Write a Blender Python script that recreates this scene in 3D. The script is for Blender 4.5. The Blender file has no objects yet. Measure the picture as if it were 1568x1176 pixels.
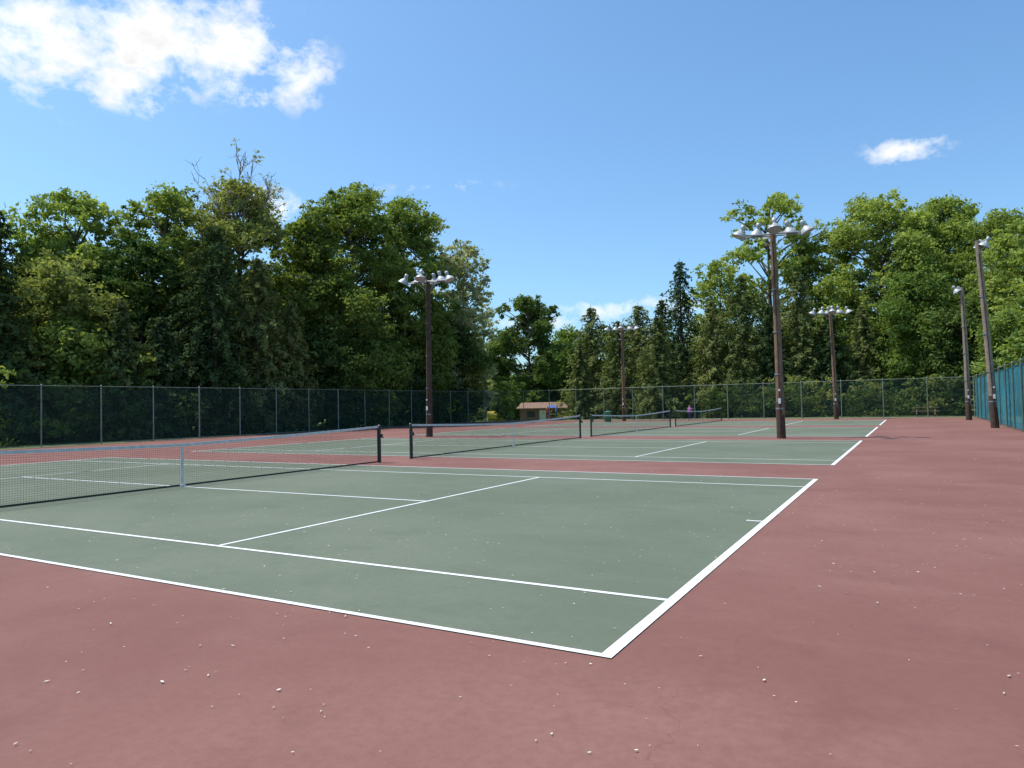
import bpy, math, numpy as np, random
from mathutils import Matrix, Vector
rng=np.random.default_rng(7); random.seed(7)
S=bpy.context.scene
COL=S.collection
# ---------------------------------------------------------------- helpers
def sstep(t):
    t=np.clip(t,0,1); return t*t*(3-2*t)
def gz(x,y):
    """terrain height: level around the courts, falling gently past the far fence"""
    return -0.03-1.3*sstep((y-63)/26.0)*sstep((-x-5)/25.0)
def mkmesh(name,V,F,mats=(),midx=None,tint=None,smooth=False):
    V=np.asarray(V,dtype=np.float32); me=bpy.data.meshes.new(name)
    F=np.asarray(F,dtype=np.int32); k=F.shape[1]
    me.vertices.add(len(V)); me.vertices.foreach_set('co',V.ravel())
    me.loops.add(F.size); me.loops.foreach_set('vertex_index',F.ravel())
    me.polygons.add(len(F)); me.polygons.foreach_set('loop_start',np.arange(0,F.size,k,dtype=np.int32))
    me.polygons.foreach_set('loop_total',np.full(len(F),k,dtype=np.int32))
    for m in mats: me.materials.append(m)
    if midx is not None: me.polygons.foreach_set('material_index',np.asarray(midx,dtype=np.int32))
    if smooth is not False:
        me.polygons.foreach_set('use_smooth',np.full(len(F),True) if smooth is True else smooth)
    me.update(calc_edges=True)
    if tint is not None:
        a=me.attributes.new('tint','FLOAT','FACE'); a.data.foreach_set('value',np.asarray(tint,dtype=np.float32))
    return me
def addobj(name,me,parent=None,loc=(0,0,0)):
    o=bpy.data.objects.new(name,me); COL.objects.link(o); o.location=loc
    if parent is not None: o.parent=parent
    return o
class MB:
    """quad mesh accumulator"""
    def __init__(s): s.V=[];s.F=[];s.M=[];s.T=[];s.S=[];s.n=0
    def add(s,V,F,m=0,t=0.5,sm=False):
        V=np.asarray(V,float);F=np.asarray(F,int)
        s.V.append(V);s.F.append(F+s.n);s.n+=len(V)
        s.M.append(np.full(len(F),m)); s.T.append(np.broadcast_to(t,(len(F),)).astype(float)); s.S.append(np.full(len(F),sm))
    def box(s,c,d,m=0,rot=0):
        x,y,z=np.array(d)/2.; P=np.array([(-x,-y,-z),(x,-y,-z),(x,y,-z),(-x,y,-z),(-x,-y,z),(x,-y,z),(x,y,z),(-x,y,z)])
        if rot: 
            ca,sa=math.cos(rot),math.sin(rot);P=np.stack([P[:,0]*ca-P[:,1]*sa,P[:,0]*sa+P[:,1]*ca,P[:,2]],1)
        s.add(P+np.array(c),[(3,2,1,0),(4,5,6,7),(0,1,5,4),(1,2,6,5),(2,3,7,6),(3,0,4,7)],m)
    def tube(s,pts,rad,n=8,m=0,cap=True,sm=True):
        pts=np.asarray(pts,float);k=len(pts);rad=np.broadcast_to(rad,(k,)) if np.ndim(rad)==0 else np.asarray(rad)
        V=[]
        for i in range(k):
            d=pts[min(i+1,k-1)]-pts[max(i-1,0)];d=d/(np.linalg.norm(d)+1e-9)
            a=np.array([0,0,1.]) if abs(d[2])<.9 else np.array([1.,0,0]);u=np.cross(d,a);u/=np.linalg.norm(u);v=np.cross(d,u)
            th=np.arange(n)*2*math.pi/n
            V.append(pts[i]+rad[i]*(np.cos(th)[:,None]*u+np.sin(th)[:,None]*v))
        F=[]
        for i in range(k-1):
            for j in range(n):
                a=i*n+j;b=i*n+(j+1)%n;F.append((a,b,b+n,a+n))
        V=np.concatenate(V)
        s.add(V,F,m,sm=sm)
        if cap and n%2==0:
            for base,c in ((0,pts[0]),((k-1)*n,pts[-1])):
                P=np.vstack([V[base:base+n],c]);s.add(P,[(j,(j+1)%n,(j+2)%n,n) for j in range(0,n,2)],m)
    def mesh(s,name,mats): 
        return mkmesh(name,np.concatenate(s.V),np.concatenate(s.F),mats,np.concatenate(s.M),np.concatenate(s.T),np.concatenate(s.S))
# ---------------------------------------------------------------- materials
def newmat(name):
    m=bpy.data.materials.new(name);m.use_nodes=True;nt=m.node_tree
    return m,nt,nt.nodes,nt.links,nt.nodes['Principled BSDF']
def N(nt,t,**k):
    n=nt.nodes.new(t)
    for a,b in k.items(): setattr(n,a,b)
    return n
def simple(name,col,rough=.6,metal=0,var=.15,scale=3,spec=.5):
    m,nt,ns,lk,b=newmat(name)
    tc=N(nt,'ShaderNodeTexCoord');no=N(nt,'ShaderNodeTexNoise');no.inputs['Scale'].default_value=scale;no.inputs['Detail'].default_value=6
    lk.new(tc.outputs['Object'],no.inputs['Vector'])
    r=N(nt,'ShaderNodeValToRGB');r.color_ramp.elements[0].position=.3;r.color_ramp.elements[1].position=.7
    r.color_ramp.elements[0].color=[c*(1-var) for c in col]+[1];r.color_ramp.elements[1].color=[min(1,c*(1+var)) for c in col]+[1]
    lk.new(no.outputs['Fac'],r.inputs['Fac']);lk.new(r.outputs['Color'],b.inputs['Base Color'])
    b.inputs['Roughness'].default_value=rough;b.inputs['Metallic'].default_value=metal;b.inputs['Specular IOR Level'].default_value=spec
    return m
def mixc(nt,fac,a,b,mode='MIX'):
    n=N(nt,'ShaderNodeMix',data_type='RGBA',blend_type=mode)
    for s,v in ((n.inputs[0],fac),(n.inputs[6],a),(n.inputs[7],b)):
        if hasattr(v,'links'): nt.links.new(v,s)
        else: s.default_value=v if not isinstance(v,tuple) else (*v,1)
    return n.outputs[2]
def noise(nt,vec,scale,detail=5,rough=.6,dist=0):
    n=N(nt,'ShaderNodeTexNoise');n.inputs['Scale'].default_value=scale;n.inputs['Detail'].default_value=detail;n.inputs['Roughness'].default_value=rough;n.inputs['Distortion'].default_value=dist
    nt.links.new(vec,n.inputs['Vector']);return n.outputs['Fac']
def mapr(nt,v,a,b,c=0,d=1):
    n=N(nt,'ShaderNodeMapRange');n.inputs[1].default_value=a;n.inputs[2].default_value=b;n.inputs[3].default_value=c;n.inputs[4].default_value=d
    nt.links.new(v,n.inputs[0]);return n.outputs[0]
def court_paint(name,base,light,dark):
    m,nt,ns,lk,b=newmat(name);P=N(nt,'ShaderNodeNewGeometry').outputs['Position']
    st=N(nt,'ShaderNodeMapping');st.inputs['Scale'].default_value=(.35,1.2,1);lk.new(P,st.inputs['Vector'])
    c=mixc(nt,mapr(nt,noise(nt,P,.23,5,.6),.42,.62,0,.75),base,light)
    c=mixc(nt,mapr(nt,noise(nt,st.outputs[0],.9,6,.65,.5),.50,.70,0,.65),c,light)
    c=mixc(nt,mapr(nt,noise(nt,P,1.1,6,.7),.52,.70,0,.5),c,dark)
    c=mixc(nt,mapr(nt,noise(nt,P,14,4,.7),.40,.75,0,.40),c,dark)
    c=mixc(nt,mapr(nt,noise(nt,P,160,2,.6),.3,.7,0,.4),c,dark)
    c=mixc(nt,mapr(nt,noise(nt,P,60,3,.7),.64,.72,0,.45),c,light)
    vo=N(nt,'ShaderNodeTexVoronoi',feature='DISTANCE_TO_EDGE');vo.inputs['Scale'].default_value=.22
    ds=N(nt,'ShaderNodeVectorMath',operation='ADD');nn=N(nt,'ShaderNodeTexNoise');nn.inputs['Scale'].default_value=1.2;nn.inputs['Detail'].default_value=5;lk.new(P,nn.inputs['Vector'])
    lk.new(P,ds.inputs[0]);lk.new(nn.outputs['Color'],ds.inputs[1]);lk.new(ds.outputs[0],vo.inputs['Vector'])
    c=mixc(nt,mapr(nt,vo.outputs['Distance'],.0,.0016,.45,0),c,dark)
    lk.new(c,b.inputs['Base Color']);b.inputs['Roughness'].default_value=.85;b.inputs['Specular IOR Level'].default_value=.22
    bu=N(nt,'ShaderNodeBump');bu.inputs['Strength'].default_value=.35;bu.inputs['Distance'].default_value=.004
    lk.new(noise(nt,P,220,3,.6),bu.inputs['Height']);lk.new(bu.outputs[0],b.inputs['Normal'])
    return m
M_red=court_paint('court_red_paint',(.198,.088,.072),(.268,.136,.112),(.150,.065,.053))
M_green=court_paint('court_green_paint',(.122,.143,.098),(.165,.184,.134),(.094,.113,.078))
def line_mat():
    m,nt,ns,lk,b=newmat('line_paint');P=N(nt,'ShaderNodeNewGeometry').outputs['Position']
    c=mixc(nt,mapr(nt,noise(nt,P,35,5,.7),.52,.70,0,.6),(.72,.73,.72),(.42,.42,.40))
    c=mixc(nt,mapr(nt,noise(nt,P,2,4,.7),.45,.7,0,.3),c,(.55,.56,.54))
    lk.new(c,b.inputs['Base Color']);b.inputs['Roughness'].default_value=.75;return m
M_line=line_mat()
def grass_mat():
    m,nt,ns,lk,b=newmat('grass');P=N(nt,'ShaderNodeNewGeometry').outputs['Position']
    c=mixc(nt,mapr(nt,noise(nt,P,.15,5,.6),.35,.65),(.09,.15,.03),(.17,.24,.05))
    c=mixc(nt,mapr(nt,noise(nt,P,6,5,.7),.4,.7,0,.5),c,(.05,.075,.02))
    lk.new(c,b.inputs['Base Color']);b.inputs['Roughness'].default_value=.9
    bu=N(nt,'ShaderNodeBump');bu.inputs['Distance'].default_value=.05;lk.new(noise(nt,P,20,4),bu.inputs['Height']);lk.new(bu.outputs[0],b.inputs['Normal']);return m
M_grass=grass_mat()
def leaf_mat(name,dark,light,trans=.35):
    m=bpy.data.materials.new(name);m.use_nodes=True;nt=m.node_tree;lk=nt.links;nt.nodes.remove(nt.nodes['Principled BSDF'])
    out=nt.nodes['Material Output'];at=N(nt,'ShaderNodeAttribute',attribute_name='tint')
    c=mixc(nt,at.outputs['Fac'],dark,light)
    oi=N(nt,'ShaderNodeObjectInfo');hs=N(nt,'ShaderNodeHueSaturation')
    lk.new(mapr(nt,oi.outputs['Random'],0,1,.480,.505),hs.inputs['Hue']);lk.new(mapr(nt,oi.outputs['Random'],0,1,1.2,.9),hs.inputs['Value']);lk.new(c,hs.inputs['Color'])
    d=N(nt,'ShaderNodeBsdfDiffuse');t=N(nt,'ShaderNodeBsdfTranslucent')
    lk.new(hs.outputs[0],d.inputs[0])
    tcol=mixc(nt,1.0,hs.outputs[0],(1.4,1.35,.65),'MULTIPLY');lk.new(tcol,t.inputs[0])
    mx=N(nt,'ShaderNodeMixShader');mx.inputs[0].default_value=trans;lk.new(d.outputs[0],mx.inputs[1]);lk.new(t.outputs[0],mx.inputs[2])
    lk.new(mx.outputs[0],out.inputs[0]);return m
L_green=leaf_mat('leaves_green',(.085,.135,.034),(.23,.315,.085),.42)
L_bright=leaf_mat('leaves_bright',(.135,.195,.048),(.33,.42,.125),.45)
L_dark=leaf_mat('leaves_dark',(.048,.088,.030),(.135,.20,.055),.35)
L_pale=leaf_mat('leaves_pale_flowering',(.19,.23,.10),(.56,.57,.40),.38)
L_olive=leaf_mat('leaves_olive',(.14,.175,.052),(.32,.36,.13),.42)
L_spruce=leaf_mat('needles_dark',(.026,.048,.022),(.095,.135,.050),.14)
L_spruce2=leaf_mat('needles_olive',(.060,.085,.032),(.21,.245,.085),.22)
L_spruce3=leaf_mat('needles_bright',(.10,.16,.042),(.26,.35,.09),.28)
M_bark=simple('bark',(.12,.095,.07),.9,var=.35,scale=6)
M_barkpale=simple('bark_pale',(.30,.26,.22),.9,var=.3,scale=6)
M_wood=simple('pole_wood',(.20,.125,.082),.9,var=.3,scale=5,spec=.2)
M_wooddark=simple('pole_wood_treated',(.085,.052,.038),.9,var=.3,scale=5,spec=.2)
M_woodgrey=simple('pole_wood_grey',(.25,.20,.155),.9,var=.25,scale=5,spec=.2)
M_steel=simple('galvanised_steel',(.30,.31,.31),.5,.5,var=.15)
M_lamp=simple('lamp_housing_grey',(.40,.41,.42),.5,.2,var=.2)
M_lampin=simple('lamp_lens',(.30,.31,.32),.25,0,var=.1)
M_greenpost=simple('fence_post_green',(.10,.15,.12),.5,.2,var=.2)
M_greypost=simple('fence_post_grey',(.20,.24,.21),.5,.3,var=.2)
M_wire=simple('fence_wire',(.05,.085,.065),.5,.3,var=.2)
M_net=simple('net_cord',(.035,.037,.038),.8,var=.2)
M_tape=simple('net_tape_white',(.60,.60,.58),.8,var=.15,scale=9)
M_postblk=simple('net_post_paint',(.02,.03,.027),.4,var=.2)
M_white=simple('white_paint',(.78,.78,.76),.5,var=.06)
M_tag=simple('tag_white',(.7,.7,.68),.6,var=.05)
M_petal=simple('petal_debris',(.60,.58,.50),.8,var=.3,scale=2)
M_petalb=simple('leaf_debris_brown',(.22,.15,.09),.8,var=.4,scale=2)
def screen_mat(name,col,op):
    m=bpy.data.materials.new(name);m.use_nodes=True;nt=m.node_tree;lk=nt.links;nt.nodes.remove(nt.nodes['Principled BSDF']);P=N(nt,'ShaderNodeNewGeometry').outputs['Position']
    c=mixc(nt,mapr(nt,noise(nt,P,.8,5,.6),.35,.7,0,1),tuple(x*.7 for x in col),tuple(min(1,x*1.3) for x in col))
    d=N(nt,'ShaderNodeBsdfDiffuse');lk.new(c,d.inputs[0]);t=N(nt,'ShaderNodeBsdfTransparent');mx=N(nt,'ShaderNodeMixShader')
    lk.new(mapr(nt,noise(nt,P,.5,4,.6),.35,.65,op-.08,min(1,op+.08)),mx.inputs[0]);lk.new(t.outputs[0],mx.inputs[1]);lk.new(d.outputs[0],mx.inputs[2])
    lk.new(mx.outputs[0],nt.nodes['Material Output'].inputs[0])
    return m
M_screen=screen_mat('windscreen_dark_green',(.020,.050,.042),.32)
M_screenF=screen_mat('windscreen_faded_green',(.025,.06,.048),.26)
M_screenR=screen_mat('windscreen_teal',(.055,.25,.33),.82)
# ---------------------------------------------------------------- ground
def build_ground():
    xs=np.concatenate([[-1500,-600,-250],np.arange(-160,161,4),[250,600,1500]]);ys=xs.copy()+40
    X,Y=np.meshgrid(xs,ys);Z=gz(X,Y)
    nx=len(xs);i=np.arange(nx-1);I,J=np.meshgrid(i,i);a=(J*nx+I).ravel()
    addobj('grass_ground',mkmesh('grass_ground',np.stack([X.ravel(),Y.ravel(),Z.ravel()],1),np.stack([a,a+1,a+nx+1,a+nx],1),[M_grass],smooth=True))
build_ground()
b=MB();b.box((-15,22,-.05),(42.6,76.4,.10));addobj('court_pavement',b.mesh('court_pavement',[M_red]))
W=10.97;starts=[0,14.27,28.36,42.33];HL=11.885;CL=23.77
def rect(b,x0,x1,y0,y1,z,m=0,seg=1):
    b.add([(x0,y0,z),(x1,y0,z),(x1,y1,z),(x0,y1,z)],[(0,1,2,3)],m)
for y in starts:
    e=bpy.data.objects.new('tennis_court',None);COL.objects.link(e)
    b=MB();rect(b,-CL,0,y,y+W,.004);addobj('green_surface',b.mesh('green_surface',[M_green]),e)
    b=MB();z=.008;w=.055;bw=.085
    rect(b,-bw,0,y,y+W,z);rect(b,-CL,-CL+bw,y,y+W,z)
    for yy in (y,y+W-w,y+1.37,y+9.60-w): rect(b,-CL+bw,-bw,yy,yy+w,z)
    for xx in (-5.485,-CL+5.485-w): 
        rect(b,xx,xx+w,y+1.37+w,y+9.60-w,z)
    rect(b,-CL+5.485,-5.485,y+W/2-w/2,y+W/2+w/2,z)
    rect(b,-bw-.2,-bw,y+W/2-w/2,y+W/2+w/2,z);rect(b,-CL+bw,-CL+bw+.2,y+W/2-w/2,y+W/2+w/2,z)
    addobj('court_lines',b.mesh('court_lines',[M_line]),e)
    e=bpy.data.objects.new('tennis_net',None);COL.objects.link(e)
    y0,y1=y-.914,y+W+.914;yc=(y0+y1)/2;hs=(y1-y0)/2
    top=lambda t:.914+.156*(np.abs(t-yc)/hs)**1.35
    b=MB();cw=.0032
    V=[];F=[]
    for t in np.arange(y0+.05,y1-.04,.045):
        V+=[(-HL,t-cw/2,.03),(-HL,t+cw/2,.03),(-HL,t+cw/2,top(t)),(-HL,t-cw/2,top(t))];k=len(V);F.append((k-4,k-3,k-2,k-1))
    b.add(V,F,0)
    seg=np.linspace(y0+.05,y1-.05,33)
    for k in range(1,24):
        V=[];F=[]
        for i,t in enumerate(seg):
            z=top(t)-k*.045*(top(t)-.02)/1.05
            V+=[(-HL+.001,t,z-cw/2),(-HL+.001,t,z+cw/2)]
            if i: F.append((2*i-2,2*i,2*i+1,2*i-1))
        b.add(V,F,0)
    V=[];F=[]
    for i,t in enumerate(seg):
        V+=[(-HL+.003,t,.015),(-HL+.003,t,.055)]
        if i: F.append((2*i-2,2*i,2*i+1,2*i-1))
    b.add(V,F,0)
    for s_ in (y0+.07,y1-.07): b.box((-HL,s_,.54),(.012,.05,1.0),0)
    addobj('netting',b.mesh('netting',[M_net]),e)
    b=MB()
    V=[];F=[]
    for i,t in enumerate(seg):
        z=top(t)+.005
        V+=[(-HL-.008,t,z-.06),(-HL-.008,t,z),(-HL+.008,t,z),(-HL+.008,t,z-.06)]
        if i:
            a=4*(i-1);F+=[(a,a+4,a+5,a+1),(a+1,a+5,a+6,a+2),(a+2,a+6,a+7,a+3)]
    b.add(V,F,0)
    b.box((-HL+.012,yc,.46),(.006,.055,.92),0);b.box((-HL+.02,yc,.03),(.10,.10,.04),0)
    addobj('headband_and_strap',b.mesh('headband',[M_tape]),e)
    b=MB()
    for s_ in (y0,y1):
        b.tube([(-HL,s_,0),(-HL,s_,1.08)],.043,12);b.tube([(-HL,s_,1.08),(-HL,s_,1.10)],[.05,.03],12)
        b.box((-HL+.07,s_,.78),(.07,.06,.11));b.tube([(-HL+.10,s_,.78),(-HL+.16,s_,.72)],.012,6)
    addobj('posts',b.mesh('posts',[M_postblk]),e)
# ---------------------------------------------------------------- fences
def fence(p0,p1,H=3.08,screen=None,zs=(.08,2.95),postmat=None,spacing=3.05,side=.05,wire=None):
    p0=np.array(p0,float);p1=np.array(p1,float);L=np.linalg.norm(p1-p0);u=(p1-p0)/L;n=np.array([-u[1],u[0]])*side/abs(side)
    def P(s,z,o=0): q=p0+u*s+n*o;return (q[0],q[1],z)
    e=bpy.data.objects.new('chain_link_fence',None);COL.objects.link(e)
    b=MB();k=int(round(L/spacing))
    for i in range(k+1):
        s=L*i/k;b.tube([P(s,0),P(s,H+.04)],.036 if i%4 else .046,8);b.tube([P(s,H+.04),P(s,H+.09)],[.05,.012],8)
        if i<k:
            for z in (H,.06): b.tube([P(L*i/k,z),P(L*(i+1)/k,z)],.02,6,cap=False)
    addobj('posts_and_rails',b.mesh('posts',[postmat or M_greenpost]),e)
    w=.0045;step=.075;nz=8;zz=np.linspace(.06,H,nz+1);V=[]
    for dirn in (1,-1):
        s0=np.arange(-H if dirn>0 else 0,L+(0 if dirn>0 else H),step)
        for j in range(nz):
            sa=s0+dirn*zz[j];sb=s0+dirn*zz[j+1];ok=(np.minimum(sa,sb)>=0)&(np.maximum(sa,sb)<=L);sa=sa[ok];sb=sb[ok]
            o=.04+.002*dirn
            def Q(s,z): q=p0[None]+u[None]*s[:,None]+n[None]*o;return np.column_stack([q,np.full(len(s),z)])
            V.append(np.stack([Q(sa-w/2,zz[j]),Q(sa+w/2,zz[j]),Q(sb+w/2,zz[j+1]),Q(sb-w/2,zz[j+1])],1).reshape(-1,3))
    V=np.concatenate(V);b=MB();b.add(V,np.arange(len(V)).reshape(-1,4));addobj('wire_mesh',b.mesh('wire_mesh',[wire or M_wire]),e)
    if screen:
        b=MB();V=[];F=[];ns=int(L/0.5);ss=np.linspace(0,L,ns)
        for i,s in enumerate(ss):
            o=.085+.02*math.sin(s*2.1)+.008*rng.normal()
            V+=[P(s,zs[0],o),P(s,zs[1]+.02*math.sin(s*1.03),o)]
            if i:F.append((2*i-2,2*i,2*i+1,2*i-1))
        b.add(V,F,sm=True);addobj('windscreen',b.mesh('windscreen',[screen]),e)
FX=-36.2;FY=59.8;RX=5.75
fence((FX,FY),(FX,-15),screen=M_screen,postmat=M_greypost,side=-.05)
fence((RX,FY),(-12.6,FY),screen=M_screenF,postmat=M_greypost,side=-.05)
fence((-12.6,FY),(FX,FY),screen=None,postmat=M_greypost,side=-.05)
fence((RX,-15),(RX,FY),screen=M_screenR,side=-.05)
# ---------------------------------------------------------------- light poles
def lamp(b,c,tilt=(0,0),s=1.):
    ax=np.array([tilt[0],tilt[1],-1.]);ax/=np.linalg.norm(ax);c=np.array(c)
    zs=[0,.02,.17,.20,.26,.36,.47,.50];r=[.03,.085,.09,.05,.08,.19,.255,.262]
    b.tube([c+ax*z*s for z in zs],[x*s for x in r],14,2,cap=False)
    b.tube([c+ax*.47*s,c+ax*.49*s],[.24*s,.235*s],14,3)
def light_pole(loc,H,lean=(0,0),mat=0,arm=1.12,cluster=True,rot=0,lampdir=1):
    e=bpy.data.objects.new('light_pole',None);COL.objects.link(e);e.location=loc
    b=MB();k=10;pts=[(lean[0]*t+.03*math.sin(t*3),lean[1]*t,H*t) for t in np.linspace(0,1,k)]
    b.tube(pts,np.linspace(.175,.115,k),12,mat)
    top=np.array(pts[-1])
    b.tube([(lean[0]*t+.03*math.sin(t*3)+.0,lean[1]*t-.18+.05*t,H*t) for t in np.linspace(0.02,.93,8)],.022,6,5)
    b.box((0,-.19,1.55),(.10,.02,.22),4);b.box((0.0,-.19,2.0),(.08,.02,.08),4)
    for t in (.14,.3,.5,.7): b.tube([(lean[0]*t,lean[1]*t,H*t-.03),(lean[0]*t,lean[1]*t,H*t+.03)],.185-.06*t,12,1)
    ca,sa=math.cos(rot),math.sin(rot)
    def R(x,y,z): return (top[0]+x*ca-y*sa,top[1]+x*sa+y*ca,top[2]+z)
    if cluster:
        for yy in (-.17,.17): b.tube([R(-arm-.08,yy*1.0,-.35),R(arm+.08,yy,-.35)],.035,6,1)
        b.tube([R(0,-.85,-.28),R(0,.85,-.28)],.035,6,1)
        b.tube([R(-.55,.0,-.37),R(0,0,-.95)],.02,6,1);b.tube([R(.55,.0,-.37),R(0,0,-.95)],.02,6,1)
        for x,y,z in ((-arm,-.17,0),(-.50,.17,.12),(arm,-.17,0),(.58,.17,.12),(0,-.85,.02),(0,.85,.16)):
            tx=x*.42;ty=y*.42
            b.tube([R(x,y,-.34),R(x,y,.10+z)],.025,6,1)
            d=(tx*ca-ty*sa,tx*sa+ty*ca)
            lamp(b,R(x,y,.12+z),d,1.12)
    else:
        b.tube([R(-.1,0,-.2),R(.25*lampdir,0,-.02),R(.55*lampdir,0,.0)],.035,6,1)
        lamp(b,R(.5*lampdir,0,.14),(-.55*lampdir*ca,-.55*lampdir*sa),1.05)
        lamp(b,R(.18*lampdir,.28,.1),(-.3*lampdir*ca,.2),.9)
    addobj('pole_arms_and_lamps',b.mesh('light_pole',[M_wood,M_steel,M_lamp,M_lampin,M_tag,M_wooddark,M_woodgrey]),e)
    b=MB();b.tube([(0,0,0),(lean[0]*.17,lean[1]*.17,H*.17)],[.182,.172],12);addobj('treated_base',b.mesh('treated_base',[M_wooddark]),e)
light_pole((-3.1,26.8,0),8.85,(-.10,0),rot=.25)
light_pole((-21.05,26.8,0),8.75,(.05,0),mat=5,rot=.25)
light_pole((-21.3,57,0),8.7,(.0,0),rot=.25)
light_pole((-3.6,57,0),8.75,(-.2,0),rot=.25)
light_pole((5.15,37.7,0),9.3,(-.42,0),mat=6,cluster=False,lampdir=1)
light_pole((4.9,51.7,0),8.9,(-.12,0),mat=6,cluster=False,lampdir=-1)
# ---------------------------------------------------------------- trees
NQ=0
def cards(C,nrm,L,Wd,r):
    global NQ
    n=len(C);NQ+=n;a=r.normal(size=(n,3));a-=(a*nrm).sum(1)[:,None]*nrm;a/=np.linalg.norm(a,axis=1)[:,None]+1e-9
    bb=np.cross(nrm,a);L=L[:,None];Wd=Wd[:,None]
    V=np.stack([C-a*L,C+bb*Wd,C+a*L,C-bb*Wd],1).reshape(-1,3)
    return V,np.arange(4*n).reshape(-1,4)
def unit(v): return v/(np.linalg.norm(v,axis=-1,keepdims=True)+1e-9)
def lobe_leaves(b,c,rad,n,r,size,mi=1,t0=.5,squash=.75):
    """one bough: leaf sprays (sub-clumps) scattered through the bough's volume"""
    k=max(4,int(n/26));u=unit(r.normal(size=(k,3)));u[:,2]+=.15
    q=(rad*(.35+.75*r.random(k)**.7))[:,None]
    sc=c+u*q*np.array([1,1,squash]);sr=rad*r.uniform(.10,.26,k)
    w=r.integers(0,k,n)
    C=sc[w]+r.normal(size=(n,3))*sr[w][:,None]*np.array([1,1,.6])
    nr=unit(u[w]*.6+np.array([0,0,.35])+r.normal(size=(n,3))*.75)
    sz=size*(.55+.8*r.random(n))
    V,F=cards(C,nr,sz,sz*.6,r)
    st=r.normal(size=k)*.16
    b.add(V,F,mi,t=np.clip(t0+st[w]+r.normal(size=n)*.16,0,1))
def deciduous(name,loc,H,R,seed,mat,base=.12,n=48,dens=1.,lobe=(1.0,1.9),size=.15,bark=None,bare=0,pk=.5):
    r=np.random.default_rng(seed);b=MB()
    z0=H*base;hc=H-z0
    fork=H*r.uniform(.25,.4);kx,ky=r.normal()*.4,r.normal()*.4
    tr=max(.16,H*.016)
    b.tube([(0,0,-.4),(0,0,.2),(kx*.4,ky*.4,fork*.6),(kx,ky,fork),(kx*1.2,ky*1.2,H*.6),(kx*1.3,ky*1.3,H*.88)],[tr*1.5,tr*1.15,tr*.9,tr*.75,tr*.4,tr*.08],8,0)
    asym=[r.uniform(.82,1.15) for _ in range(6)]
    for i in range(n):
        t=(i+r.random())/n; th=r.random()*6.283
        prof=math.sin(math.pi*(t*.78+.14))**pk
        if t>.8: prof*=math.sqrt(max(0,1-((t-.8)/.24)**2))
        a=asym[int((th)/6.2832*6)%6]
        q=math.sqrt(r.uniform(.2,1.))
        lr=r.uniform(*lobe)*(.85+.25*(1-t))
        rr=max(0,R*prof*q*a-lr*.4)
        c=np.array([kx+rr*math.cos(th),ky+rr*math.sin(th),z0+hc*t*.97+lr*.15*r.normal()])
        if c[2]+lr*.7>H: c[2]=H-lr*.7*r.uniform(.8,1.3)
        nl=int(300*dens*lr*lr*(.15/size)**1.6)
        lobe_leaves(b,c,lr,max(nl,40),r,size,1,t0=r.uniform(.22,.78),squash=r.uniform(.6,.9))
        if i%2==0 or bare:
            zs=max(fork*.8,min(c[2]-rr*.7,H*.8));s=np.array([kx,ky,zs]);mid=(s+c)/2+np.array([0,0,.25*rr*.3])+r.normal(size=3)*.25
            b.tube([s,mid,c,c+(c-mid)*.35],[tr*.38,tr*.22,tr*.1,tr*.03],4,0)
    for i in range(bare):
        th=r.random()*6.28;s=np.array([kx,ky,H*.72]);L=r.uniform(.22,.44)*H
        d=np.array([math.cos(th)*.5,math.sin(th)*.5,1.]);e=s+d*L*.75
        mid=(s+e)/2+r.normal(size=3)*.3
        b.tube([s,mid,e],[.09,.06,.02],4,2)
        for j in range(9):
            q=s+(e-s)*r.uniform(.4,1);f=q+unit(d+r.normal(size=3)*.7)*r.uniform(.7,1.9);b.tube([q,(q+f)/2+r.normal(size=3)*.08,f],[.035,.026,.013],4,2)
            for _ in range(4):
                g=q+(f-q)*r.uniform(.3,1);h=g+unit(d+r.normal(size=3)*.9)*r.uniform(.4,1.0);b.tube([g,h],[.02,.01],4,2)
            if r.random()<.3: lobe_leaves(b,f,.5,26,r,.10,1,.7)
    me=b.mesh(name,[bark or M_bark,mat,M_barkpale]);x,y=loc
    return addobj(name,me,loc=(x,y,float(gz(x,y))))
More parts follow.
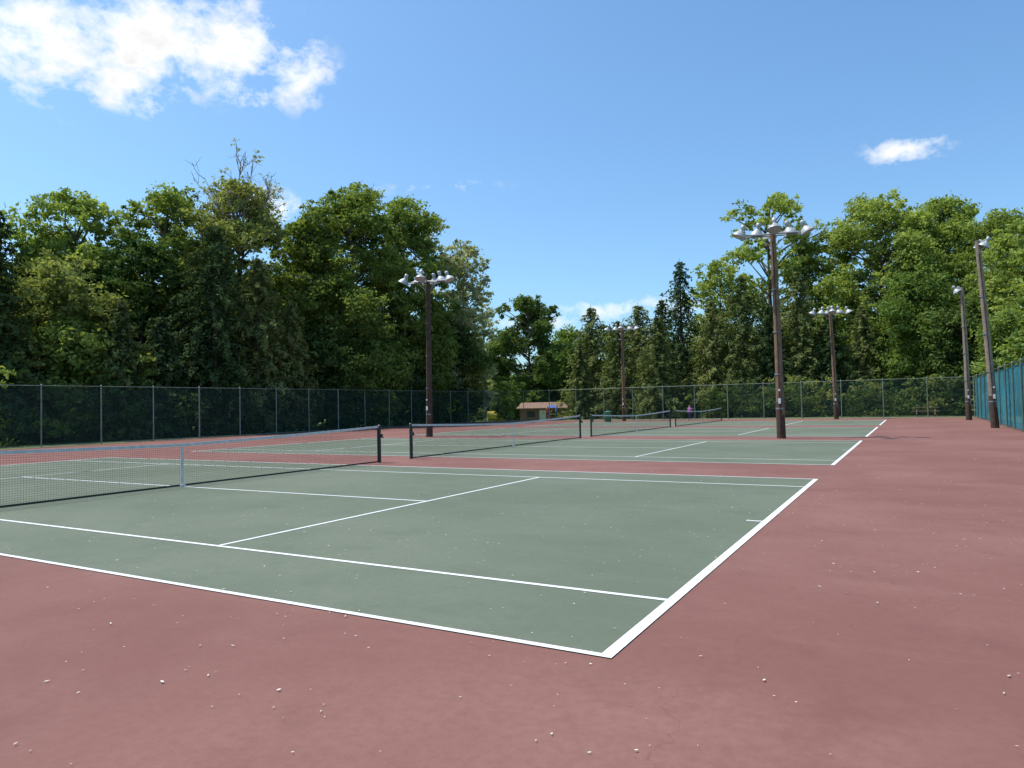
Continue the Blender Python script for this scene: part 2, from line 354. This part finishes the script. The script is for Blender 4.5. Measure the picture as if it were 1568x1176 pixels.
def spruce(name,loc,H,R,seed,mat,dens=1.15,droop=.35,size=.14,ragged=.35,base=.04):
    r=np.random.default_rng(seed);b=MB();lx,ly=r.normal()*.25,r.normal()*.25
    b.tube([(0,0,-.4),(lx,ly,H*.5),(lx,ly,H)],[H*.017,H*.010,.015],7,0,cap=False)
    z=H*base;CC=[];NN=[];TT=[];SS=[];pw=r.uniform(.5,.72)
    while z<H*.985:
        t=(z/H);Rl=R*((1-t)**pw)*(1+ragged*r.normal()*.4)+.10
        nb=int(5+5*(1-t));ph=r.random()*6.28
        for j in range(nb):
            th=ph+j*6.283/nb+r.normal()*.2;L=abs(Rl)*r.uniform(.55,1.2)
            m=int(34*dens*(.35+L*.45)*(.14/size)**1.5)+5
            s=r.random(m)**.75;side=(r.random(m)-.5)*L*.42*(1.05-s)*1.5
            up=.12*L if t>.75 else 0
            zz=z-droop*L*s**1.2+up*s+.10*L*np.maximum(s-.75,0)*2-np.abs(r.normal(size=m))*.20*(.4+L*.3)
            x=lx*t+np.cos(th)*L*s-np.sin(th)*side;y=ly*t+np.sin(th)*L*s+np.cos(th)*side
            CC.append(np.stack([x,y,zz],1));NN.append(unit(np.stack([np.cos(th)*.6+r.normal(size=m)*.5,np.sin(th)*.6+r.normal(size=m)*.5,.6+r.normal(size=m)*.5],1)))
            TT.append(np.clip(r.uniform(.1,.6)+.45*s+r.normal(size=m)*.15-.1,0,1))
            SS.append(size*(.55+.8*r.random(m)))
        z+=H*.026*(1.15-.5*t)+.08
    C=np.concatenate(CC);n=np.concatenate(NN);s=np.concatenate(SS)
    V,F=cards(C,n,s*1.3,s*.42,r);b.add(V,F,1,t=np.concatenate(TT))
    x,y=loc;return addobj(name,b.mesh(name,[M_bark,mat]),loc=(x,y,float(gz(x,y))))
cam=np.array([1.66,-4.09])
def along(D_,a): # forward distance, lateral tangent -> plan position
    return (cam[0]+D_*(-.4935+a*.8697), cam[1]+D_*(.8697+a*.4935))
def clearL(D_,a,R,H):
    """keep trunks + crowns outside the west fence"""
    k=.4935-.8697*a
    if a>-.05: return D_,H
    Dn=max(D_,(37.86+.72*R+.7)/k);return Dn,1.57+(H-1.57)*Dn/D_
# plan layout expressed as forward distance / lateral ratio from the survey point
T=[
 ('s','spruce_tree',40,-.735,14.0,3.1,L_spruce,{}),
 ('d','maple_tree',51,-.615,18.2,5.2,L_bright,dict(n=60,base=.1)),
 ('d','oak_tree',44,-.675,12.0,3.8,L_olive,dict(n=38,base=.05)),
 ('d','oak_tree',54,-.490,19.0,5.0,L_green,dict(n=66)),
 ('d','ash_tree',56,-.385,19.6,5.2,L_olive,dict(n=66,dens=.85,bare=15)),
 ('d','maple_tree',50,-.55,14.5,4.2,L_dark,dict(n=44,base=.05)),
 ('s','spruce_tree',49,-.425,15.0,5.0,L_spruce,dict(droop=.6)),
 ('s','spruce_tree',49,-.355,12.5,4.0,L_spruce2,dict(droop=.55)),
 ('d','oak_tree',60,-.30,18,5.2,L_green,dict(n=62)),
 ('d','linden_tree',63,-.232,21.6,7.0,L_green,dict(n=120,base=.08)),
 ('d','linden_tree',62,-.165,20.2,5.6,L_green,dict(n=78,base=.08)),
 ('d','flowering_locust_tree',68,-.115,20.4,5.4,L_pale,dict(n=80,dens=.85,lobe=(.8,1.5))),
 ('d','flowering_locust_tree',75,-.070,19.2,4.4,L_pale,dict(n=74,dens=.75,lobe=(.7,1.3))),
 ('d','oak_tree',72,-.10,12.5,4.4,L_dark,dict(n=44,base=.05)),
 ('s','spruce_tree',56,-.195,11.6,3.5,L_spruce3,dict(ragged=.6)),
 ('s','spruce_tree',54,-.150,9.6,3.0,L_spruce,dict(droop=.5)),
 ('s','spruce_tree',50,-.31,9.6,3.0,L_spruce2,{}),
 ('s','spruce_tree',44,-.56,9.0,2.8,L_spruce2,{}),
 ('s','spruce_tree',46,-.50,8.2,2.8,L_spruce,{}),
 ('d','cherry_tree',44,-.63,7.5,2.8,L_green,dict(n=28,base=.05)),
 ('d','cherry_tree',60,-.125,9.0,3.1,L_green,dict(n=28,base=.05)),
 ('d','cherry_tree',68,-.075,9.5,2.8,L_olive,dict(n=28,base=.05)),
 ('d','cherry_tree',55,-.25,8.5,3.0,L_dark,dict(n=28,base=.05)),
 ('d','maple_tree',112,.024,20.6,6.4,L_dark,dict(n=110,base=.06,size=.2,dens=1.35,pk=.35)),
 ('d','birch_tree',118,-.035,20.4,4.6,L_pale,dict(n=44,dens=.6,size=.2)),
 ('d','oak_tree',122,.088,16.4,4.8,L_green,dict(n=50,size=.2)),
 ('d','oak_tree',116,.060,13.0,4.8,L_dark,dict(n=46,size=.2)),
 ('d','sapling_tree',75.5,-.002,4.1,1.45,L_bright,dict(n=34,base=.10,size=.10,lobe=(.4,.75),dens=1.3)),
 ('s','spruce_tree',84,.115,14.0,4.6,L_spruce2,dict(size=.17)),
 ('s','spruce_tree',80,.100,9.0,2.4,L_spruce2,dict(size=.16)),
 ('s','spruce_tree',82,.180,14.0,4.5,L_spruce2,dict(size=.17)),
 ('s','spruce_tree',78,.150,11.2,4.2,L_spruce2,dict(size=.16)),
 ('s','spruce_tree',83,.215,14.6,4.5,L_spruce,dict(size=.17)),
 ('s','spruce_tree',78,.247,18.0,5.0,L_spruce,dict(droop=.55,size=.16)),
 ('s','spruce_tree',74,.205,10.8,4.1,L_spruce2,{}),
 ('s','spruce_tree',74,.285,12.6,4.5,L_spruce2,{}),
 ('s','spruce_tree',73,.330,14.8,4.8,L_spruce2,{}),
 ('d','poplar_tree',82,.375,26.2,7.8,L_bright,dict(n=125,dens=.65,lobe=(.8,1.6),base=.15,size=.17)),
 ('d','oak_tree',84,.305,19.0,5.4,L_bright,dict(n=60,dens=.7,size=.17)),
 ('s','spruce_tree',71,.370,11.5,3.8,L_spruce,{}),
 ('s','spruce_tree',70,.412,14.8,4.2,L_spruce2,{}),
 ('d','oak_tree',80,.445,20.5,5.8,L_green,dict(n=70,size=.17)),
 ('s','spruce_tree',69,.455,10.5,3.5,L_spruce,{}),
 ('d','oak_tree',76,.520,23.6,7.4,L_bright,dict(n=125,lobe=(1.1,2.1),size=.16)),
 ('d','maple_tree',78,.615,23.8,7.2,L_bright,dict(n=115,lobe=(1.1,2.1),size=.16)),
 ('s','spruce_tree',68,.505,10.8,3.5,L_spruce2,{}),
 ('d','maple_tree',66,.580,13.5,5.0,L_green,dict(n=60,base=.05)),
 ('d','maple_tree',68,.695,19.4,5.8,L_green,dict(n=80,base=.05)),
 ('d','oak_tree',60,.765,17.0,5.6,L_bright,dict(n=70,base=.05)),
 ('d','maple_tree',63,.640,10,4.0,L_dark,dict(n=42,base=.05)),
 ('d','cherry_tree',56,.720,8.5,3.4,L_bright,dict(n=34,base=.05)),
]
for i,(k,nm,dd,a,H,R,m,ex) in enumerate(T):
    dd,H=clearL(dd,a,R,H)
    p=along(dd,a)
    if k=='d': deciduous(nm,p,H,R,100+i,m,**ex)
    else: spruce(nm,p,H,R,100+i,m,**ex)
def mass(name,pts,mat,seed,size,hr,dens):
    r=np.random.default_rng(seed);b=MB()
    for (x,y) in pts:
        H=r.uniform(*hr);g=float(gz(x,y))
        b.tube([(x,y,g-.3),(x,y,g+H*.8)],[.25,.05],6,0)
        for j in range(14):
            t=j/13.;lr=r.uniform(1.6,2.6);th=r.random()*6.28;rr=2.6*math.sin(math.pi*(.12+.8*t))*r.random()**.5
            lobe_leaves(b,np.array([x+rr*math.cos(th),y+rr*math.sin(th),g+.8+(H-2.4)*t]),lr,int(dens*lr*lr),r,size,1,t0=r.uniform(.2,.7))
    addobj(name,b.mesh(name,[M_bark,mat]))
pts=[]
for a in np.arange(-.80,-.07,.042):
    dd=(37.86+16)/(.4935-.8697*a)+rng.normal()*1.5;pts.append(along(dd,a))
mass('distant_trees',pts,L_dark,5,.32,(12,16),60)
pts=[]
for a in np.arange(.10,.85,.036): pts.append(along(96+rng.normal()*2-22*max(0,a-.4),a))
mass('distant_trees',pts,L_dark,6,.32,(10.5,14),60)
pts=[along(142+rng.normal()*4,a) for a in np.arange(-.12,.16,.022)]
mass('distant_trees',pts,L_green,8,.4,(9,13),40)
def under(name,line,mat,seed,n,hmax,size=.13):
    r=np.random.default_rng(seed);b=MB();(x0,y0),(x1,y1)=line
    for i in range(n):
        t=r.random();x=x0+(x1-x0)*t+r.normal()*1.0;y=y0+(y1-y0)*t+r.normal()*.6;g=float(gz(x,y));rad=r.uniform(.6,1.3)
        lobe_leaves(b,np.array([x,y,g+r.uniform(.3,hmax)]),rad,int(150*rad*rad),r,size,0,t0=r.uniform(.2,.8))
    addobj(name,b.mesh(name,[mat]))
under('undergrowth_shrubs',((-40.5,-2),(-40.5,56)),L_dark,21,130,4.0)
under('undergrowth_shrubs',((-41.5,0),(-41,52)),L_green,22,80,4.6)
under('undergrowth_shrubs',((-16,66.5),(10,65.5)),L_dark,23,90,2.8)
under('undergrowth_shrubs',((-14,68),(12,66)),L_olive,24,40,3.2)
under('undergrowth_shrubs',((-25,70),(-14,68)),L_dark,25,30,1.8)
# ---------------------------------------------------------------- distant small things
def brick_mat():
    m,nt,ns,lk,b=newmat('brick');tc=N(nt,'ShaderNodeTexCoord');br=N(nt,'ShaderNodeTexBrick');br.inputs['Scale'].default_value=4
    mp=N(nt,'ShaderNodeMapping');mp.inputs['Rotation'].default_value=(math.pi/2,0,0);lk.new(tc.outputs['Object'],mp.inputs[0]);lk.new(mp.outputs[0],br.inputs['Vector'])
    br.inputs['Color1'].default_value=(.22,.10,.07,1);br.inputs['Color2'].default_value=(.27,.13,.09,1);br.inputs['Mortar'].default_value=(.32,.28,.24,1)
    lk.new(br.outputs[0],b.inputs['Base Color']);b.inputs['Roughness'].default_value=.9;return m
M_brick=brick_mat();M_roof=simple('roof_shingles',(.24,.145,.10),.9,var=.3,scale=12)
M_glass=simple('dark_glass',(.03,.04,.05),.1,var=.1)
hx,hy=along(92,.042);hz=float(gz(hx,hy))
e=bpy.data.objects.new('brick_house',None);COL.objects.link(e);e.location=(hx,hy,hz);e.rotation_euler=(0,0,.50);e.scale=(.82,.8,.86)
b=MB();b.box((0,0,1.2),(7,5,2.4));addobj('walls',b.mesh('walls',[M_brick]),e)
b=MB();b.add([(-4.1,-3.2,2.4),(4.1,-3.2,2.4),(4.1,3.2,2.4),(-4.1,3.2,2.4),(-3.3,0,3.25),(3.3,0,3.25)],[(0,1,5,4),(2,3,4,5)])
b.add([(4.1,-3.2,2.4),(4.1,3.2,2.4),(3.3,0,3.25),(3.3,0,3.25)],[(0,1,2,3)]);b.add([(-4.1,3.2,2.4),(-4.1,-3.2,2.4),(-3.3,0,3.25),(-3.3,0,3.25)],[(0,1,2,3)])
b.box((0,0,2.33),(8.2,6.4,.12));addobj('roof',b.mesh('roof',[M_roof]),e)
b=MB();b.box((-1.8,-2.51,1.5),(1.2,.06,.9));b.box((1.9,-2.51,1.5),(1.2,.06,.9));addobj('windows',b.mesh('windows',[M_glass]),e)
b=MB();b.box((0,-2.51,1.05),(1.0,.08,2.1));addobj('door',b.mesh('door',[M_white]),e)
def van(name,loc,rot,col):
    e=bpy.data.objects.new(name,None);COL.objects.link(e);e.location=loc;e.rotation_euler=(0,0,rot)
    Mb=simple(name+'_paint',col,.3,.1,var=.03)
    prof=[(-2.5,.35),(2.45,.35),(2.5,.95),(2.2,1.1),(1.6,1.95),(1.3,2.1),(-2.4,2.15),(-2.5,1.9)]
    hw=.9
    import bmesh
    bm=bmesh.new();vs=[bm.verts.new((x,-hw,z)) for x,z in prof];f=bm.faces.new(vs);r=bmesh.ops.extrude_face_region(bm,geom=[f])
    bmesh.ops.translate(bm,verts=[v for v in r['geom'] if isinstance(v,bmesh.types.BMVert)],vec=(0,2*hw,0))
    for v in bm.verts:
        if v.co.z>1.05: v.co.y*=.82
    bmesh.ops.recalc_face_normals(bm,faces=bm.faces);bmesh.ops.bevel(bm,geom=bm.edges[:],offset=.06,segments=2,affect='EDGES')
    me=bpy.data.meshes.new('body');bm.to_mesh(me);bm.free();me.materials.append(Mb);addobj('body',me,e)
    b=MB()
    for s in (-1,1):
        for x0,x1 in ((-2.1,-1.0),(-.85,.3),(.45,1.4)): b.box(((x0+x1)/2,s*.80,1.55),(x1-x0,.06,.55))
    b.box((1.93,0,1.5),(.05,1.3,.5))
    addobj('windows',b.mesh('windows',[M_glass]),e)
    b=MB()
    for x in (-1.4,1.4):
        for s in (-1,1): b.tube([(x,s*.72,.33),(x,s*.93,.33)],.33,14)
    addobj('wheels',b.mesh('wheels',[M_postblk]),e)
def onground(D_,a): x,y=along(D_,a);return (x,y,float(gz(x,y)))
van('parked_van',(12.4,28.0,0),1.5,(.8,.81,.83))
M_yel=simple('yellow_plastic',(.75,.60,.08),.4,var=.05);M_redp=simple('red_plastic',(.6,.06,.05),.4,var=.05);M_bluep=simple('blue_plastic',(.05,.15,.5),.4,var=.05)
def slide(loc,rot,sc):
    e=bpy.data.objects.new('playground_slide',None);COL.objects.link(e);e.location=loc;e.rotation_euler=(0,0,rot);e.scale=(sc,)*3
    b=MB()
    for x in (-.6,.6):
        for y in (-.6,.6): b.tube([(x,y,0),(x,y,2.3)],.06,8,1)
    b.box((0,0,1.2),(1.3,1.3,.08),0);b.add([(-.8,-.8,2.3),(.8,-.8,2.3),(.8,.8,2.3),(-.8,.8,2.3),(0,0,2.8)],[(0,1,4,4),(1,2,4,4),(2,3,4,4),(3,0,4,4)],2)
    for k in range(8):
        t=k/8;b.box((.75+2.2*(t+.06),0,1.2-1.05*(t+.06)),(.30,.55,.14),0)
    b.box((1.85,.3,.75),(2.2,.05,.16),0);addobj('slide_and_tower',b.mesh('slide',[M_yel,M_redp,M_bluep]),e)
slide(onground(84,.056),.5,.72)
# yellow crawl tunnel
e=bpy.data.objects.new('playground_tunnel',None);COL.objects.link(e);e.location=onground(82,-.024);e.rotation_euler=(0,0,.6)
b=MB();b.tube([(-1.0,0,.55),(-.95,0,.55),(.95,0,.55),(1.0,0,.55)],[.62,.56,.56,.62],16,0,cap=False)
b.tube([(-1.0,0,.55),(1.0,0,.55)],.50,16,0,cap=False)
for x in (-.7,.7):
    for y in (-.35,.35): b.tube([(x,y,0),(x,y*.8,.2)],.05,6,1)
addobj('tunnel',b.mesh('tunnel',[M_yel,M_redp]),e)
e=bpy.data.objects.new('trash_can',None);COL.objects.link(e);x,y=along(62,.135);e.location=(x,y,0)
b=MB();b.tube([(0,0,0),(0,0,.05),(0,0,.4),(0,0,.42),(0,0,.82),(0,0,.88)],[.26,.28,.29,.30,.29,.31],16);b.tube([(0,0,.88),(0,0,.98)],[.31,.12],16)
addobj('drum',b.mesh('drum',[simple('can_green',(.03,.14,.08),.5)]),e)
e=bpy.data.objects.new('picnic_table',None);COL.objects.link(e);e.location=(2.6,63,0);M_tbl=simple('table_wood',(.25,.17,.10),.8,var=.2)
b=MB()
for k in range(5): b.box((0,-.32+.16*k,.75),(1.9,.14,.04))
for s in (-.75,.75):
    b.box((0,s,.45),(1.9,.26,.04))
    for x in (-.65,.65): b.tube([(x,s*.9,0),(x,s*.3,.74)],.05,6)
for x in (-.65,.65): b.box((x,0,.40),(.05,1.6,.09))
addobj('table',b.mesh('table',[M_tbl]),e)
def person(loc,h,shirt,rot=0):
    e=bpy.data.objects.new('standing_person',None);COL.objects.link(e);e.location=loc;e.rotation_euler=(0,0,rot)
    s=h/1.7
    V=[(0,0,.95),(0,0,1.15),(0,0,1.40),(0,0,1.50),(0,-.01,1.60),(0,-.01,1.70),(-.17,0,1.38),(-.22,.03,1.10),(-.20,-.10,.88),(.17,0,1.38),(.23,.02,1.10),(.22,-.06,.86),(-.09,0,.90),(-.11,-.02,.50),(-.12,.03,.08),(-.12,-.12,.04),(.09,0,.90),(.10,-.03,.50),(.13,.03,.08),(.14,-.12,.04)]
    E=[(0,1),(1,2),(2,3),(3,4),(4,5),(2,6),(6,7),(7,8),(2,9),(9,10),(10,11),(0,12),(12,13),(13,14),(14,15),(0,16),(16,17),(17,18),(18,19)]
    R=[.14,.13,.14,.055,.10,.075,.06,.045,.035,.06,.045,.035,.09,.06,.045,.04,.09,.06,.045,.04]
    me=bpy.data.meshes.new('figure');me.from_pydata([tuple(c*s for c in v) for v in V],E,[]);o=addobj('figure',me,e)
    md=o.modifiers.new('skin','SKIN');o.modifiers.new('sub','SUBSURF').levels=1
    for i,v in enumerate(me.skin_vertices[0].data): v.radius=(R[i]*s,R[i]*s*.85)
    me.skin_vertices[0].data[0].use_root=True
    m,nt,ns,lk,bb=newmat('clothes_and_skin');g=N(nt,'ShaderNodeTexCoord');sp=N(nt,'ShaderNodeSeparateXYZ');lk.new(g.outputs['Object'],sp.inputs[0])
    cr=N(nt,'ShaderNodeValToRGB');cr.color_ramp.interpolation='CONSTANT';el=cr.color_ramp.elements
    el[0].color=(.04,.05,.10,1);el[1].position=.52;el[1].color=(*shirt,1);x=el.new(.865);x.color=(.5,.3,.22,1);x=el.new(.965);x.color=(.06,.04,.03,1)
    lk.new(mapr(nt,sp.outputs[2],0,1.77*s),cr.inputs[0]);lk.new(cr.outputs[0],bb.inputs['Base Color']);o.data.materials.append(m)
px,py=along(61,.251);person((px,py,0),1.3,(.55,.16,.50));person(onground(73,.262),1.65,(.75,.75,.78),1.)
person(onground(76,.050),1.5,(.55,.08,.08),.5);person(onground(77,.062),1.65,(.10,.22,.55),2.)
# ---------------------------------------------------------------- debris flecks
def flecks(name,n,mat,seed,smin,smax,yr=(-8,40)):
    r=np.random.default_rng(seed);y=yr[0]+(yr[1]-yr[0])*r.random(n)**1.3;x=-26+31*r.random(n)
    k=160;cx=-24+29*r.random(k);cy=-6+34*r.random(k);m=n//5;w=r.integers(0,k,m);x[:m]=cx[w]+r.normal(size=m)*.9;y[:m]=cy[w]+r.normal(size=m)*.7
    s=smin+(smax-smin)*r.random(n)**2;th=r.random(n)*6.283
    a=np.stack([np.cos(th),np.sin(th),r.normal(size=n)*.06],1)*s[:,None];bb=np.stack([-np.sin(th),np.cos(th),r.normal(size=n)*.15],1)*(s*r.uniform(.22,.55,n))[:,None]
    C=np.stack([x,y,np.full(n,.011)+s*.06],1);V=np.stack([C-a,C+bb,C+a,C-bb],1).reshape(-1,3)
    V[:,2]=np.maximum(V[:,2],.010)
    addobj(name,mkmesh(name,V,np.arange(4*n).reshape(-1,4),[mat]))
flecks('fallen_petals',9500,M_petal,31,.006,.019)
flecks('fallen_leaf_bits',1500,M_petalb,32,.004,.015)
# ---------------------------------------------------------------- world
SUN_EL=65;SUN_B=-106
w=bpy.data.worlds.new('World');S.world=w;w.use_nodes=True;nt=w.node_tree;lk=nt.links;bg=nt.nodes['Background']
sky=N(nt,'ShaderNodeTexSky');sky.sky_type='NISHITA';sky.sun_disc=False;sky.sun_elevation=math.radians(SUN_EL);sky.sun_rotation=math.radians(SUN_B%360)
sky.air_density=1.0;sky.dust_density=1.6;sky.ozone_density=1.0
tc=N(nt,'ShaderNodeTexCoord');Dv=tc.outputs['Generated']
def vm(op,a,b_=None):
    n=N(nt,'ShaderNodeVectorMath',operation=op)
    for s,v in ((n.inputs[0],a),(n.inputs[1],b_)):
        if v is None: continue
        if hasattr(v,'links'): lk.new(v,s)
        else: s.default_value=v
    return n.outputs['Value'] if op in('DOT_PRODUCT','LENGTH') else n.outputs[0]
def mt(op,a,b_=None,clamp=False):
    n=N(nt,'ShaderNodeMath',operation=op,use_clamp=clamp)
    for s,v in ((n.inputs[0],a),(n.inputs[1],b_)):
        if v is None: continue
        if hasattr(v,'links'): lk.new(v,s)
        else: s.default_value=v
    return n.outputs[0]
# bearing, elevation, half width deg, half height deg, strength
CL_=[(-64,24.5,6.5,3.6,.95),(-57,25.8,6,3.6,1),(-51,26,5,3.2,1),(-46.8,25,3.0,2.3,1),(-58.4,22.6,3.2,1.9,.9),(-50.5,23.6,3.2,1.3,.9),
     (.1,17.2,2.3,.95,.85),(-47.6,15.3,2.2,1.4,.9),(-21.5,7.6,6,1.0,.62),(-27,7.0,4,.8,.5),(-35,17.5,3.2,.5,.3),(-75,24,7,4,1)]
best=None
for be,el,wd,hh,st in CL_:
    be,el=math.radians(be),math.radians(el);C=(math.sin(be)*math.cos(el),math.cos(be)*math.cos(el),math.sin(el))
    Rv=(math.cos(be),-math.sin(be),0);Uv=tuple(np.cross(Rv,C))
    P=vm('SUBTRACT',Dv,C);cb=N(nt,'ShaderNodeCombineXYZ')
    lk.new(mt('DIVIDE',vm('DOT_PRODUCT',P,Rv),math.radians(wd)),cb.inputs[0]);lk.new(mt('DIVIDE',vm('DOT_PRODUCT',P,Uv),math.radians(hh)),cb.inputs[1]);lk.new(mt('DIVIDE',vm('DOT_PRODUCT',P,C),.15),cb.inputs[2])
    v=mt('MULTIPLY',mt('SUBTRACT',1.25,vm('LENGTH',cb.outputs[0])),st)
    best=v if best is None else mt('MAXIMUM',best,v)
st=N(nt,'ShaderNodeMapping');st.inputs['Scale'].default_value=(1,1,1.4);lk.new(Dv,st.inputs['Vector'])
n1=noise(nt,st.outputs[0],13,8,.62,.15);n2=noise(nt,st.outputs[0],40,5,.6,.1)
val=mt('ADD',best,mt('MULTIPLY',mt('SUBTRACT',n1,.54),4.2));val=mt('ADD',val,mt('MULTIPLY',mt('SUBTRACT',n2,.5),1.3))
msk=mt('MULTIPLY',mapr(nt,val,.02,1.0),mapr(nt,best,-.25,.3))
shade=mapr(nt,mt('ADD',n1,mt('MULTIPLY',val,.05)),.48,.80,8.2,5.9)
cc=N(nt,'ShaderNodeCombineColor');
for i in range(3): lk.new(shade,cc.inputs[i])
skyc=mixc(nt,1.0,sky.outputs[0],(.88,1.22,1.42),'MULTIPLY')
lk.new(mixc(nt,msk,skyc,cc.outputs[0]),bg.inputs[0]);bg.inputs[1].default_value=.145
sl=bpy.data.lights.new('sun','SUN');sl.energy=4.8;sl.angle=math.radians(.53);sl.color=(1,.955,.88);so=addobj('sun',sl)
be,el=math.radians(SUN_B),math.radians(SUN_EL);sd=Vector((math.sin(be)*math.cos(el),math.cos(be)*math.cos(el),math.sin(el)))
so.rotation_euler=sd.to_track_quat('Z','Y').to_euler()
# ---------------------------------------------------------------- camera
yaw,pit,rol=.51609,.03134,-.02083
d=np.array([-math.sin(yaw)*math.cos(pit),math.cos(yaw)*math.cos(pit),math.sin(pit)]);r_=np.array([math.cos(yaw),math.sin(yaw),0]);u_=np.cross(r_,d)
r2=r_*math.cos(rol)+u_*math.sin(rol);u2=-r_*math.sin(rol)+u_*math.cos(rol)
cd=bpy.data.cameras.new('camera');co=addobj('camera',cd)
co.matrix_world=Matrix(((r2[0],u2[0],-d[0],1.66072),(r2[1],u2[1],-d[1],-4.09188),(r2[2],u2[2],-d[2],1.56712),(0,0,0,1)))
cd.sensor_fit='HORIZONTAL';cd.sensor_width=36;cd.lens=36*1078.7/1568;cd.clip_end=4000;cd.clip_start=.05
S.camera=co
S.view_settings.view_transform='Standard';S.view_settings.look='None';S.view_settings.exposure=0
print('CARDS',NQ)
